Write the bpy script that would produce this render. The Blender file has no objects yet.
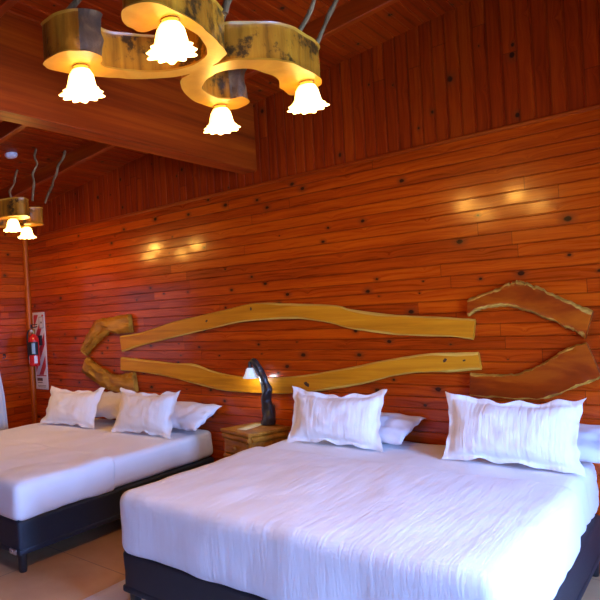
import bpy, bmesh, math, random, mathutils
from mathutils import Vector, Matrix, noise
random.seed(7)
sc = bpy.context.scene
COL = sc.collection
D = 4.326          # main wall plane (y)
XL = -6.28         # left wall plane
XR = 1.5           # right wall plane
YB = -2.6          # rear wall plane
HS = 2.726         # top of the horizontal siding
P = .0825          # board pitch
def ceil_z(x): return 3.70 + .105*x

# ------------------------------------------------------------------ helpers
def props(o, label=None, cat=None, group=None, kind=None):
    if label: o['label'] = label
    if cat: o['category'] = cat
    if group: o['group'] = group
    if kind: o['kind'] = kind
    return o
def link_mesh(name, bm, mats, parent=None, smooth=True, angle=40):
    bmesh.ops.recalc_face_normals(bm, faces=bm.faces)
    me = bpy.data.meshes.new(name); bm.to_mesh(me); bm.free()
    for m in (mats if isinstance(mats, (list, tuple)) else [mats]): me.materials.append(m)
    if smooth:
        for p in me.polygons: p.use_smooth = True
        try: me.set_sharp_from_angle(angle=math.radians(angle))
        except Exception: pass
    o = bpy.data.objects.new(name, me); COL.objects.link(o)
    if parent: o.parent = parent
    return o
def empty(name, loc=(0,0,0), rot=(0,0,0)):
    o = bpy.data.objects.new(name, None); COL.objects.link(o)
    o.location = loc; o.rotation_euler = rot; o.empty_display_size = .1
    return o
def add_box(bm, c, s, mi=0, rot=None, bev=0):
    r = bmesh.ops.create_cube(bm, size=1)
    vs = r['verts']
    bmesh.ops.scale(bm, vec=s, verts=vs)
    if bev:
        es = list({e for v in vs for e in v.link_edges})
        rr = bmesh.ops.bevel(bm, geom=es, offset=bev, segments=2, affect='EDGES', profile=.6)
        vs = list({v for f in rr['faces'] for v in f.verts} | {v for v in vs if v.is_valid})
    if rot is not None: bmesh.ops.rotate(bm, cent=(0,0,0), matrix=rot, verts=vs)
    bmesh.ops.translate(bm, vec=c, verts=vs)
    for f in {f for v in vs for f in v.link_faces}: f.material_index = mi
def box(name, c, s, mat, parent=None, bev=.004, rot=None):
    bm = bmesh.new(); add_box(bm, c, s, bev=bev, rot=rot)
    return link_mesh(name, bm, mat, parent)
def add_prism(bm, pts, z0, z1, fr=None, mi=0):
    """polygon pts (2D) extruded z0..z1; fr maps (a,b,h)->3D"""
    fr = fr or (lambda a,b,h: (a,b,h))
    lo = [bm.verts.new(fr(a,b,z0)) for a,b in pts]; hi = [bm.verts.new(fr(a,b,z1)) for a,b in pts]
    fs = [bm.faces.new(lo[::-1]), bm.faces.new(hi)]
    n = len(pts)
    for i in range(n): fs.append(bm.faces.new((lo[i], lo[(i+1)%n], hi[(i+1)%n], hi[i])))
    for f in fs: f.material_index = mi
    return fs
def add_lathe(bm, prof, c=(0,0,0), seg=32, mi=0, rad=None, axis=None):
    """prof: list of (r,z); closed ends when r==0"""
    rings = []
    M = Matrix.Identity(3) if axis is None else Vector((0,0,1)).rotation_difference(Vector(axis)).to_matrix()
    for k,(r,z) in enumerate(prof):
        if r < 1e-6: rings.append([bm.verts.new(Vector(c)+M@Vector((0,0,z)))]); continue
        ring = []
        for i in range(seg):
            t = 2*math.pi*i/seg; rr = r*(rad(t,k) if rad else 1)
            ring.append(bm.verts.new(Vector(c)+M@Vector((rr*math.cos(t), rr*math.sin(t), z))))
        rings.append(ring)
    for a,b in zip(rings, rings[1:]):
        for i in range(seg):
            j = (i+1)%seg
            if len(a)==1 and len(b)==1: continue
            if len(a)==1: f = bm.faces.new((a[0], b[i], b[j]))
            elif len(b)==1: f = bm.faces.new((a[i], a[j], b[0]))
            else: f = bm.faces.new((a[i], a[j], b[j], b[i]))
            f.material_index = mi
def add_tube(bm, pts, rads, seg=10, mi=0, lump=0, seed=0, squash=1):
    pts = [Vector(p) for p in pts]; rings = []
    up = Vector((0,0,1))
    t0 = (pts[1]-pts[0]).normalized()
    nrm = t0.orthogonal().normalized()
    for i,p in enumerate(pts):
        t = (pts[min(i+1,len(pts)-1)]-pts[max(i-1,0)]).normalized()
        nrm = (nrm - t*nrm.dot(t)).normalized(); bn = t.cross(nrm)
        r = rads[i] if isinstance(rads,(list,tuple)) else rads
        ring = []
        for k in range(seg):
            a = 2*math.pi*k/seg
            q = nrm*math.cos(a)+bn*math.sin(a)*squash
            rr = r
            if lump: rr = r*(1+lump*noise.noise((p+q*r)*14+Vector((seed,0,0))))
            ring.append(bm.verts.new(p+q*rr))
        rings.append(ring)
    for a,b in zip(rings, rings[1:]):
        for k in range(seg):
            f = bm.faces.new((a[k], a[(k+1)%seg], b[(k+1)%seg], b[k])); f.material_index = mi
    for r in (rings[0][::-1], rings[-1]):
        f = bm.faces.new(r); f.material_index = mi
def spline(pts, n, closed=False):
    """Catmull-Rom through pts (tuples), n samples"""
    P_ = [Vector(p) for p in pts]; m = len(P_); out = []
    L = m if closed else m-1
    for s in range(n if closed else n+1):
        t = s/n*L; i = min(int(t), L-1); u = t-i
        if closed: a,b,c,d = P_[(i-1)%m], P_[i%m], P_[(i+1)%m], P_[(i+2)%m]
        else: a,b,c,d = P_[max(i-1,0)], P_[i], P_[min(i+1,m-1)], P_[min(i+2,m-1)]
        out.append(.5*((2*b)+(c-a)*u+(2*a-5*b+4*c-d)*u*u+(3*b-a-3*c+d)*u**3))
    return out
def rbox(bm, c, s, r, div=.05, disp=None, keep=lambda p: True, mi=0):
    """densely divided rounded box, centre c, size s, radius r"""
    hx,hy,hz = s[0]/2, s[1]/2, s[2]/2
    def axis(h):
        inner = h-r; n = max(2, int(2*inner/div))
        a = [-h, -h+r*.3, -h+r*.62] + [-inner+2*inner*i/n for i in range(n+1)] + [h-r*.62, h-r*.3, h]
        return a
    X,Y,Z = axis(hx), axis(hy), axis(hz)
    cache = {}
    def V(x,y,z):
        k = (round(x,6), round(y,6), round(z,6))
        if k in cache: return cache[k]
        p = Vector((x,y,z)); q = Vector((max(-hx+r,min(hx-r,x)), max(-hy+r,min(hy-r,y)), max(-hz+r,min(hz-r,z))))
        d = p-q
        n = d.normalized()
        if d.length > 1e-6: p = q+n*r
        w = p+Vector(c)
        if disp: w = w+disp(w, n)
        cache[k] = bm.verts.new(w); return cache[k]
    def face(pts):
        cc = sum((Vector(p) for p in pts), Vector())/4 + Vector(c)
        if keep(cc):
            f = bm.faces.new([V(*p) for p in pts]); f.material_index = mi
    for A,B,fx in ((X,Y,lambda a,b,s_:(a,b,s_*hz)), (X,Z,lambda a,b,s_:(a,s_*hy,b)), (Y,Z,lambda a,b,s_:(s_*hx,a,b))):
        for s_ in (-1,1):
            for i in range(len(A)-1):
                for j in range(len(B)-1):
                    face([fx(A[i],B[j],s_), fx(A[i+1],B[j],s_), fx(A[i+1],B[j+1],s_), fx(A[i],B[j+1],s_)])
def look_rot(d): return Vector(d).to_track_quat('-Z','Y').to_euler()

# ------------------------------------------------------------------ materials
class NT:
    def __init__(self, name):
        self.m = bpy.data.materials.new(name); self.m.use_nodes = True
        self.t = self.m.node_tree; self.n = self.t.nodes; self.l = self.t.links
        self.b = self.n['Principled BSDF']
    def node(self, typ, ins=None, **kw):
        n = self.n.new(typ)
        for k,v in kw.items(): setattr(n, k, v)
        for k,v in (ins or {}).items():
            if isinstance(v, bpy.types.NodeSocket): self.l.new(v, n.inputs[k])
            else: n.inputs[k].default_value = v
        return n
    def math(self, op, a, b=0., c=None, clamp=False):
        n = self.n.new('ShaderNodeMath'); n.operation = op; n.use_clamp = clamp
        for i,v in enumerate((a,b) if c is None else (a,b,c)):
            if isinstance(v, bpy.types.NodeSocket): self.l.new(v, n.inputs[i])
            else: n.inputs[i].default_value = v
        return n.outputs[0]
    def mix(self, fac, a, b, mode='MIX'):
        n = self.n.new('ShaderNodeMix'); n.data_type = 'RGBA'; n.blend_type = mode
        for i,v in ((0,fac),(6,a),(7,b)):
            if isinstance(v, bpy.types.NodeSocket): self.l.new(v, n.inputs[i])
            else: n.inputs[i].default_value = v if not isinstance(v,tuple) or len(v)==4 else (*v,1)
        return n.outputs[2]
    def ramp(self, fac, stops):
        n = self.n.new('ShaderNodeValToRGB'); e = n.color_ramp.elements
        while len(e) < len(stops): e.new(.5)
        for el,(p,c) in zip(e, stops): el.position = p; el.color = (*c,1) if len(c)==3 else c
        self.l.new(fac, n.inputs[0]); return n.outputs[0]
    def bump(self, h, strength=.3, dist=.01, normal=None):
        ins = {'Strength':strength,'Distance':dist,'Height':h}
        if normal is not None: ins['Normal'] = normal
        n = self.node('ShaderNodeBump', ins); self.l.new(n.outputs[0], self.b.inputs['Normal']); return n.outputs[0]
    def set(self, **kw):
        for k,v in kw.items():
            k = k.replace('_',' ')
            if isinstance(v, bpy.types.NodeSocket): self.l.new(v, self.b.inputs[k])
            else: self.b.inputs[k].default_value = (*v,1) if isinstance(v,tuple) and len(v)==3 else v
def plain(name, col, rough=.5, metal=0, coat=0, bumpscale=0, bs=.2):
    t = NT(name); t.set(Base_Color=col, Roughness=rough, Metallic=metal, Coat_Weight=coat)
    co = t.node('ShaderNodeTexCoord').outputs['Object']
    nz = t.node('ShaderNodeTexNoise', {'Vector':co,'Scale':bumpscale or 30,'Detail':4}).outputs[0]
    t.l.new(t.mix(t.math('MULTIPLY', nz, .35), (*col,1), (*[c*.6 for c in col],1)), t.b.inputs['Base Color'])
    if bumpscale: t.bump(nz, bs, .004)
    return t.m
def comb(t, a, b, c): return t.node('ShaderNodeCombineXYZ', {0:a,1:b,2:c}).outputs[0]

def board_mat(name, ua, va, pitch, v0=0., cols=None, rough=.27, knots=True, L=2.7, hv=.24, spec=.14, coat=.6):
    """varnished pine boards: ua along the board, va across"""
    t = NT(name); g = t.node('ShaderNodeTexCoord').outputs['Object']
    s = t.node('ShaderNodeSeparateXYZ', {0:g})
    u, v = s.outputs[ua], s.outputs[va]
    vb = t.math('DIVIDE', t.math('SUBTRACT', v, v0), pitch)
    bid = t.math('FLOOR', vb)
    h1 = t.node('ShaderNodeTexWhiteNoise', {'Vector':comb(t,bid,3.1,.7)}, noise_dimensions='3D').outputs[0]
    us = t.math('DIVIDE', t.math('ADD', u, t.math('MULTIPLY', h1, 31.)), L)
    sid = t.math('FLOOR', us); fr = t.math('FRACT', us)
    h2 = t.node('ShaderNodeTexWhiteNoise', {'Vector':comb(t,bid,sid,1.7)}, noise_dimensions='3D').outputs[0]
    h3 = t.node('ShaderNodeTexWhiteNoise', {'Vector':comb(t,sid,bid,9.2)}, noise_dimensions='3D').outputs[0]
    # knots: one candidate per cell along each board
    cell = t.math('DIVIDE', u, .42); cid = t.math('FLOOR', t.math('ADD', cell, t.math('MULTIPLY', h2, 7.)))
    hk = t.node('ShaderNodeTexWhiteNoise', {'Vector':comb(t,cid,bid,5.5)}, noise_dimensions='3D')
    hs = t.node('ShaderNodeSeparateColor', {0:hk.outputs['Color']})
    cu = t.math('ADD', cid, t.math('ADD', t.math('MULTIPLY', hs.outputs[0], .6), .2))
    du = t.math('MULTIPLY', t.math('SUBTRACT', t.math('ADD', cell, t.math('MULTIPLY', h2, 7.)), cu), .42)
    dv = t.math('MULTIPLY', t.math('SUBTRACT', t.math('FRACT', vb), t.math('ADD', t.math('MULTIPLY', hs.outputs[1], .6), .2)), pitch)
    wob = t.node('ShaderNodeTexNoise', {'Vector':g,'Scale':28.,'Detail':2}).outputs[0]
    dd = t.math('SQRT', t.math('ADD', t.math('POWER', t.math('MULTIPLY', du, .75), 2.), t.math('POWER', t.math('ABSOLUTE', dv), 2.)))
    dd = t.math('ADD', dd, t.math('MULTIPLY', t.math('SUBTRACT', wob, .5), .012))
    size = t.math('MULTIPLY', t.math('SUBTRACT', hs.outputs[2], .56, clamp=True), .044)
    # grain bent around the knots
    gv = t.math('ADD', t.math('MULTIPLY', v, 60.), t.math('MULTIPLY', t.math('DIVIDE', 1., t.math('ADD', t.math('MULTIPLY', dd, 90.), 1.)), 3.))
    gr = t.node('ShaderNodeTexNoise', {'Vector':comb(t,t.math('MULTIPLY',u,2.2),gv,t.math('MULTIPLY',h2,50.)),'Scale':1.,'Detail':5.,'Roughness':.6}).outputs[0]
    gr2 = t.node('ShaderNodeTexNoise', {'Vector':comb(t,t.math('MULTIPLY',u,.9),t.math('MULTIPLY',v,14.),t.math('MULTIPLY',h3,50.)),'Scale':1.,'Detail':3.}).outputs[0]
    cols = cols or ((.15,.013,.0005),(.40,.044,.001),(.62,.100,.0018))
    f = t.math('ADD', t.math('MULTIPLY', gr, .75), t.math('MULTIPLY', gr2, .45))
    f = t.math('ADD', f, t.math('MULTIPLY', h2, hv)); f = t.math('SUBTRACT', f, hv*.5+.11)
    c = t.ramp(f, [(.18,cols[0]),(.5,cols[1]),(.82,cols[2])])
    halo = t.node('ShaderNodeMapRange', {0:dd,1:t.math('MULTIPLY',size,2.6),2:size,3:0.,4:.75}, clamp=True).outputs[0]
    core = t.node('ShaderNodeMapRange', {0:dd,1:size,2:t.math('MULTIPLY',size,.6),3:0.,4:.93}, clamp=True).outputs[0]
    if knots:
        c = t.mix(halo, c, (.20,.030,.004,1)); c = t.mix(core, c, (.018,.005,.002,1))
    # groove shade painted into the board colour
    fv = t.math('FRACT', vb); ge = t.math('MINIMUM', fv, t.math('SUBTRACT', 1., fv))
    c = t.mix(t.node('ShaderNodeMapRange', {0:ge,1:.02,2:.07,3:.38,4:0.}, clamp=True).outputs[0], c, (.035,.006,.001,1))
    # butt joints
    jt = t.math('LESS_THAN', fr, .0016*2.7/L)
    c = t.mix(t.math('MULTIPLY', jt, .55), c, (.02,.005,.002,1))
    t.set(Base_Color=c, Roughness=t.math('ADD', t.math('MULTIPLY', gr, .16), rough-.06), Coat_Weight=coat, Coat_Roughness=.14)
    t.b.inputs['Specular IOR Level'].default_value = spec
    big = t.node('ShaderNodeTexNoise', {'Vector':g,'Scale':5.,'Detail':2}).outputs[0]
    t.bump(t.math('ADD', t.math('MULTIPLY', gr, .2), t.math('MULTIPLY', big, 1.)), .22, .008)
    return t.m

def wood_mat(name, axis, cols, rough=.4, gs=(2,30,30), bark=0, barkcol=(.03,.018,.01), bump=.3, coat=0., var=.5):
    """solid wood, grain along the given axis in object space"""
    t = NT(name); g = t.node('ShaderNodeTexCoord').outputs['Object']
    sc_ = [gs[1]]*3; sc_[axis] = gs[0]
    mp = t.node('ShaderNodeMapping', {'Vector':g,'Scale':tuple(sc_)}).outputs[0]
    n1 = t.node('ShaderNodeTexNoise', {'Vector':mp,'Scale':1.,'Detail':6.,'Roughness':.6,'Distortion':.5}).outputs[0]
    mp2 = t.node('ShaderNodeMapping', {'Vector':g,'Scale':tuple(x*.25 for x in sc_)}).outputs[0]
    n2 = t.node('ShaderNodeTexNoise', {'Vector':mp2,'Scale':1.,'Detail':3.}).outputs[0]
    f = t.math('ADD', t.math('MULTIPLY', n1, .5), t.math('MULTIPLY', n2, .5))
    c = t.ramp(f, [(.5-var*.42,cols[0]),(.5,cols[1]),(.5+var*.42,cols[2])])
    h = n1
    if bark:
        n3 = t.node('ShaderNodeTexNoise', {'Vector':g,'Scale':7.,'Detail':6.,'Roughness':.7}).outputs[0]
        msk = t.node('ShaderNodeMapRange', {0:n3,1:.62-bark*.2,2:.70-bark*.2,3:0.,4:.9}, clamp=True).outputs[0]
        c = t.mix(msk, c, (*barkcol,1)); h = t.math('ADD', n1, t.math('MULTIPLY', n3, 1.5))
    t.set(Base_Color=c, Roughness=rough, Coat_Weight=coat, Coat_Roughness=.2)
    t.bump(h, bump, .01)
    return t.m

def cloth_mat(name, col=(.87,.87,.88), kind='smooth', axis=0, strength=.25):
    t = NT(name); g = t.node('ShaderNodeTexCoord').outputs['Object']
    big = t.node('ShaderNodeTexNoise', {'Vector':g,'Scale':6.,'Detail':3.,'Distortion':.8}).outputs[0]
    if kind == 'crinkle':
        s = [9.,9.,9.]; s[axis] = 75.
        mp = t.node('ShaderNodeMapping', {'Vector':g,'Scale':tuple(s)}).outputs[0]
        cr = t.node('ShaderNodeTexNoise', {'Vector':mp,'Scale':1.,'Detail':4.,'Distortion':.6}).outputs[0]
        s2 = [2.5,2.5,2.5]; s2[axis] = 26.
        mp2 = t.node('ShaderNodeMapping', {'Vector':g,'Scale':tuple(s2)}).outputs[0]
        st = t.node('ShaderNodeTexNoise', {'Vector':mp2,'Scale':1.,'Detail':2.,'Distortion':.3}).outputs[0]
        h = t.math('ADD', t.math('MULTIPLY', cr, .6), t.math('ADD', t.math('MULTIPLY', st, .9), t.math('MULTIPLY', big, .5)))
        c = t.mix(t.node('ShaderNodeMapRange',{0:st,1:.35,2:.65,3:0.,4:.35}).outputs[0], (*col,1), (col[0]*.93,col[1]*.86,col[2]*.80,1))
        t.set(Base_Color=c)
        t.bump(h, strength*1.6, .012)
    else:
        fn = t.node('ShaderNodeTexNoise', {'Vector':g,'Scale':400.,'Detail':2}).outputs[0]
        mp = t.node('ShaderNodeMapping', {'Vector':g,'Scale':(7.,2.,2.),'Rotation':(0,0,.5)}).outputs[0]
        wr = t.node('ShaderNodeTexNoise', {'Vector':mp,'Scale':1.,'Detail':3.,'Distortion':1.2}).outputs[0]
        h = t.math('ADD', t.math('MULTIPLY', big, .5), t.math('ADD', t.math('MULTIPLY', wr, .8), t.math('MULTIPLY', fn, .03)))
        t.set(Base_Color=col); t.bump(h, strength, .015)
    t.set(Roughness=.85); t.b.inputs['Sheen Weight'].default_value = .15
    return t.m
def emit_mat(name, col, strength, base=(.9,.9,.9)):
    t = NT(name); t.set(Base_Color=base, Roughness=.3)
    t.b.inputs['Emission Color'].default_value = (*col,1); t.b.inputs['Emission Strength'].default_value = strength
    return t.m

M = {}
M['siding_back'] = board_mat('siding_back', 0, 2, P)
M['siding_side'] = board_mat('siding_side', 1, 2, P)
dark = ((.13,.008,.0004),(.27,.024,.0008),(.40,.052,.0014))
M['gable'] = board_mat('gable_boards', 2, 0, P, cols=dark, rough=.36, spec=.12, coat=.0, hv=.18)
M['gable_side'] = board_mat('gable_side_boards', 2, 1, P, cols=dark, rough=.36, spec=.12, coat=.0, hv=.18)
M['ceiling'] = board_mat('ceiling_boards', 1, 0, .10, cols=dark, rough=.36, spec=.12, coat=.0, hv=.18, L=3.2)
M['beam'] = wood_mat('varnished_beam', 1, ((.15,.014,.001),(.31,.036,.0015),(.46,.074,.002)), .42, (.8,34), bump=.1)
M['rafter'] = wood_mat('varnished_rafter', 0, ((.17,.016,.001),(.30,.034,.0015),(.42,.066,.002)), .30, (1.2,30), bump=.1, coat=.4)
M['trim'] = wood_mat('varnished_trim', 2, ((.26,.04,.002),(.42,.08,.003),(.56,.13,.006)), .35, (2,40), bump=.15)
M['trim_x'] = wood_mat('varnished_long_trim', 0, ((.15,.012,.0005),(.28,.030,.001),(.40,.055,.002)), .35, (2,40), bump=.15)
gold = ((.30,.085,.003),(.56,.195,.005),(.72,.31,.012))
M['plank'] = wood_mat('honey_plank', 0, gold, .33, (1.6,26), bump=.12, coat=.08)
M['plank_edge'] = wood_mat('pale_live_edge', 0, ((.50,.24,.03),(.68,.38,.05),(.80,.50,.09)), .45, (3,30), bump=.5)
red = ((.06,.006,.0005),(.24,.030,.001),(.50,.11,.003))
M['slab_red'] = wood_mat('red_heartwood', 0, red, .33, (2.5,10), bump=.15, coat=.05)
M['slab_gold'] = wood_mat('gnarled_gold_slab', 0, ((.10,.032,.003),(.36,.145,.010),(.62,.30,.03)), .36, (4,18), bump=.3, coat=.2)
M['slab_edge'] = wood_mat('rough_sapwood_edge', 0, ((.10,.030,.003),(.42,.19,.020),(.74,.44,.08)), .5, (14,50), bump=.9, var=.45)
M['log'] = wood_mat('chandelier_log', 2, ((.07,.022,.002),(.46,.15,.008),(.70,.28,.016)), .35, (2.0,24), bark=.5, barkcol=(.035,.017,.006), bump=.5, coat=.3, var=.5)
M['log_cut'] = wood_mat('chandelier_cut_face', 2, ((.42,.16,.008),(.58,.25,.014),(.72,.36,.03)), .35, (12,9), bump=.15, coat=.2)
M['bark'] = wood_mat('rough_bark', 2, ((.025,.015,.008),(.14,.075,.028),(.42,.25,.09)), .7, (14,22), bump=1.2, var=.6)
M['rope'] = wood_mat('weathered_vine', 2, ((.10,.055,.018),(.24,.14,.05),(.40,.26,.11)), .8, (12,60), bump=.6)
M['branch'] = wood_mat('dark_branch', 2, ((.006,.006,.007),(.020,.019,.020),(.055,.05,.045)), .42, (9,26), bump=.9, coat=.3)
M['ns'] = wood_mat('rustic_log_wood', 0, ((.13,.04,.004),(.36,.13,.010),(.56,.25,.025)), .45, (4,34), bump=.6, var=.6)
M['ns_v'] = wood_mat('rustic_post_wood', 2, ((.13,.04,.004),(.36,.13,.010),(.56,.25,.025)), .45, (4,34), bump=.6, var=.6)
M['sheet'] = cloth_mat('smooth_white_sheet', (.87,.87,.88), 'smooth', strength=.30)
M['sheet_r'] = cloth_mat('soft_white_sheet', (.87,.87,.88), 'smooth', strength=.30)
M['bedspread'] = cloth_mat('crinkled_white_bedspread', (.87,.86,.87), 'crinkle', 0, .2)
M['sham'] = cloth_mat('crinkled_white_sham', (.88,.87,.84), 'crinkle', 0, .42)
M['pillow'] = cloth_mat('plain_white_pillowcase', (.80,.79,.83), 'smooth', strength=.35)
M['base'] = plain('charcoal_upholstery', (.011,.015,.022), .55, bumpscale=350, bs=.25)
M['base_l'] = plain('navy_charcoal_upholstery', (.012,.022,.036), .5, bumpscale=350, bs=.25)
M['plastic'] = plain('black_plastic', (.012,.012,.014), .4)
M['metal'] = plain('brushed_steel', (.62,.62,.64), .3, 1)
M['brass'] = plain('aged_brass', (.35,.22,.07), .35, 1)
M['redpaint'] = plain('red_enamel', (.62,.012,.010), .25, coat=.5)
M['signwhite'] = plain('sign_white', (.72,.69,.66), .4)
M['signred'] = plain('sign_red', (.50,.02,.02), .4)
M['signdark'] = plain('sign_ink', (.10,.04,.03), .5)
M['labelwhite'] = plain('label_white', (.75,.72,.74), .4)
M['labeldark'] = plain('label_dark', (.008,.010,.014), .7)
M['labelblue'] = plain('label_blue_grey', (.25,.40,.52), .4)
M['white'] = plain('white_plastic', (.75,.72,.70), .4)
M['paper'] = plain('glossy_cream_card', (.85,.74,.42), .25)
M['rug'] = cloth_mat('pale_rug', (.60,.55,.55), 'smooth', strength=.8)
M['curtain'] = cloth_mat('white_curtain', (.74,.75,.74), 'smooth', strength=.2)
M['glow'] = emit_mat('lit_warm_glass', (1.,.60,.12), 8.)
M['bulb'] = emit_mat('warm_bulb', (1.,.75,.35), 30.)
M['coolglow'] = emit_mat('lit_cool_glass', (.62,.82,1.), .55, (.7,.75,.8))
M['coolbulb'] = emit_mat('cool_bulb', (.8,.92,1.), 25.)
t = NT('window_glass'); t.set(Base_Color=(1,1,1), Roughness=0., Transmission_Weight=1.); t.b.inputs['IOR'].default_value = 1.05
M['glass'] = t.m
M['frame'] = wood_mat('window_frame_wood', 2, dark, .4, (2,30), bump=.1)
def floor_mat():
    t = NT('tan_ceramic_tiles'); g = t.node('ShaderNodeTexCoord').outputs['Object']
    s = t.node('ShaderNodeSeparateXYZ', {0:g}); T = .8
    fx = t.math('FRACT', t.math('DIVIDE', t.math('ADD', s.outputs[0], 2.75+8.), T)); fy = t.math('FRACT', t.math('DIVIDE', t.math('ADD', s.outputs[1], 5.39), T))
    w = .006/T
    gx = t.math('LESS_THAN', fx, w); gy = t.math('LESS_THAN', fy, w); gg = t.math('MAXIMUM', gx, gy)
    n = t.node('ShaderNodeTexNoise', {'Vector':g,'Scale':3.,'Detail':6.}).outputs[0]
    c = t.ramp(n, [(.3,(.58,.33,.16)),(.7,(.70,.44,.24))])
    c = t.mix(gg, c, (.20,.11,.06,1))
    t.set(Base_Color=c, Roughness=t.math('ADD', .16, t.math('MULTIPLY', gg, .5)))
    t.bump(t.math('SUBTRACT', 1., gg), .4, .003)
    return t.m
M['floor'] = floor_mat()

for k in ('beam','trim','trim_x','rafter','slab_red','slab_gold','slab_edge','plank','plank_edge','ns','ns_v','log','rope'):
    M[k].node_tree.nodes['Principled BSDF'].inputs['Specular IOR Level'].default_value = .2
# ------------------------------------------------------------------ room shell
def boards(name, O, U, V, N, p, n, rng, mat, th=.03, gw=.006, gd=.0055):
    """tongue-and-groove panel: n boards of pitch p stacked along V, running along U, facing N"""
    O,U,V,N = map(Vector, (O,U,V,N)); bm = bmesh.new()
    for i in range(n):
        for (a,b) in rng(i):
            v0, v1 = i*p, (i+1)*p
            prof = [(v0,-th),(v0,-gd),(v0+.0012,-gd),(v0+gw,0),(v1-gw,0),(v1-.0012,-gd),(v1,-gd),(v1,-th)]
            A = [bm.verts.new(O+U*(a if not callable(a) else a(q[0]))+V*q[0]+N*q[1]) for q in prof]
            B = [bm.verts.new(O+U*(b if not callable(b) else b(q[0]))+V*q[0]+N*q[1]) for q in prof]
            m = len(prof)
            for k in range(m): bm.faces.new((A[k],A[(k+1)%m],B[(k+1)%m],B[k]))
            bm.faces.new(A[::-1]); bm.faces.new(B)
    o = link_mesh(name, bm, mat, smooth=False); props(o, kind='structure'); return o
nz_ = 33
full = lambda a,b: (lambda i: [(a,b)])
# back wall, horizontal siding, then the vertical boards of the gable
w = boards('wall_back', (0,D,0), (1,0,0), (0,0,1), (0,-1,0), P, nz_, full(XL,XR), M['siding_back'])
w = boards('wall_back_gable', (XL,D+.002,0), (0,0,1), (1,0,0), (0,-1,0), P, int((XR-XL)/P)+1,
           lambda i: [(nz_*P, (lambda v: ceil_z(XL+v)+.02))], M['gable'])
# left wall with a window opening (y 1.5..3.3, z .9..2.1)
WY0, WY1, WZ0, WZ1 = 1.3, 3.45, .85, 2.15
def left_rng(i):
    z = (i+.5)*P
    return [(YB,WY0),(WY1,D)] if WZ0 < z < WZ1 else [(YB,D)]
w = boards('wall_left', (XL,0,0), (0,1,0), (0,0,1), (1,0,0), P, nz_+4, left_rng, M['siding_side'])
# right wall with a glazed door opening (y .1..3.0, z 0..2.3)
DY0, DY1, DZ1 = 1.5, 3.1, 2.25
EY0, EY1 = -1.3, .5  # opening for the unseen second door, added for its light
def right_rng(i):
    z = (i+.5)*P
    return [(YB,EY0),(EY1,DY0),(DY1,D)] if z < DZ1 else [(YB,D)]
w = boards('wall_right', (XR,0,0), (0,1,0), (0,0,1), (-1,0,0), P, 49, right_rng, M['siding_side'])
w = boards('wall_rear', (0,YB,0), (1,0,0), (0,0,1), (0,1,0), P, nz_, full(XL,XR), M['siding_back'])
w = boards('wall_rear_gable', (XL,YB-.002,0), (0,0,1), (1,0,0), (0,1,0), P, int((XR-XL)/P)+1,
           lambda i: [(nz_*P, (lambda v: ceil_z(XL+v)+.02))], M['gable'])
# ceiling: boards along y on the slope
sl = Vector((1,0,.105)).normalized(); cn = Vector((.105,0,-1)).normalized()
w = boards('ceiling', (XL-.04,0,ceil_z(XL-.04)), (0,1,0), sl, cn, .10, 79, full(YB-.05,D+.05), M['ceiling'])
bm = bmesh.new(); add_box(bm, ((XL+XR)/2,(YB+D)/2,-.05), (XR-XL+.1, D-YB+.1, .1))
props(link_mesh('floor', bm, M['floor'], smooth=False), kind='structure')

# mouldings: siding cap, corner batten, baseboard, ceiling beam and rafters
tn = [0]
def trim(bm, mat, label=None):
    tn[0] += 1
    o = link_mesh('trim_%d'%tn[0], bm, mat); props(o, kind='structure')
    if label: o['label'] = label
    return o
bm = bmesh.new(); add_prism(bm, [(-.03,-.006),(.0,-.006),(.008,-.002),(.010,.008),(.010,.016),(.004,.022),(-.03,.022)], XL, XR,
                            fr=lambda a,b,h:(h, D-a, HS-.02+b)); trim(bm, M['trim_x'], 'thin moulding capping the horizontal siding')
bm = bmesh.new(); add_tube(bm, [(XL+.022,D-.022,z/10*2.76) for z in range(11)], .034, 14); trim(bm, M['trim'], 'round corner batten between the two walls')
bm = bmesh.new(); add_box(bm, ((XL+XR)/2, D-.008, .05), (XR-XL,.016,.10), bev=.003)
props(link_mesh('baseboard_back', bm, M['trim_x']), kind='structure')
bm = bmesh.new(); add_box(bm, (XL+.008, (YB+D)/2, .05), (.016,D-YB,.10), bev=.003)
props(link_mesh('baseboard_left', bm, M['beam']), kind='structure')
bx0, bx1, bz = -3.0, -2.85, 2.835
bm = bmesh.new()
add_prism(bm, [(bx0,bz+.006),(bx0+.006,bz),(bx1-.006,bz),(bx1,bz+.006),(bx1,ceil_z(bx1)+.02),(bx0,ceil_z(bx0)+.02)], YB, D, fr=lambda a,b,h:(a,h,b))
trim(bm, M['beam'], 'deep wooden ceiling beam running out from the main wall')
for ry in (3.60, 2.68, 1.76, .84, -.08, -1.0, -1.92):
    for (xa,xb) in ((XL,bx0),(bx1,XR)):
        bm = bmesh.new(); h = .125; wd = .055
        A = []
        for x in (xa,xb):
            z = ceil_z(x)
            A.append([bm.verts.new(q) for q in ((x,ry,z+.01),(x,ry,z-h+.004),(x,ry+.004,z-h),(x,ry+wd-.004,z-h),(x,ry+wd,z-h+.004),(x,ry+wd,z+.01))])
        for k in range(6): bm.faces.new((A[0][k],A[0][(k+1)%6],A[1][(k+1)%6],A[1][k]))
        bm.faces.new(A[0][::-1]); bm.faces.new(A[1])
        trim(bm, M['rafter'])

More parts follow.
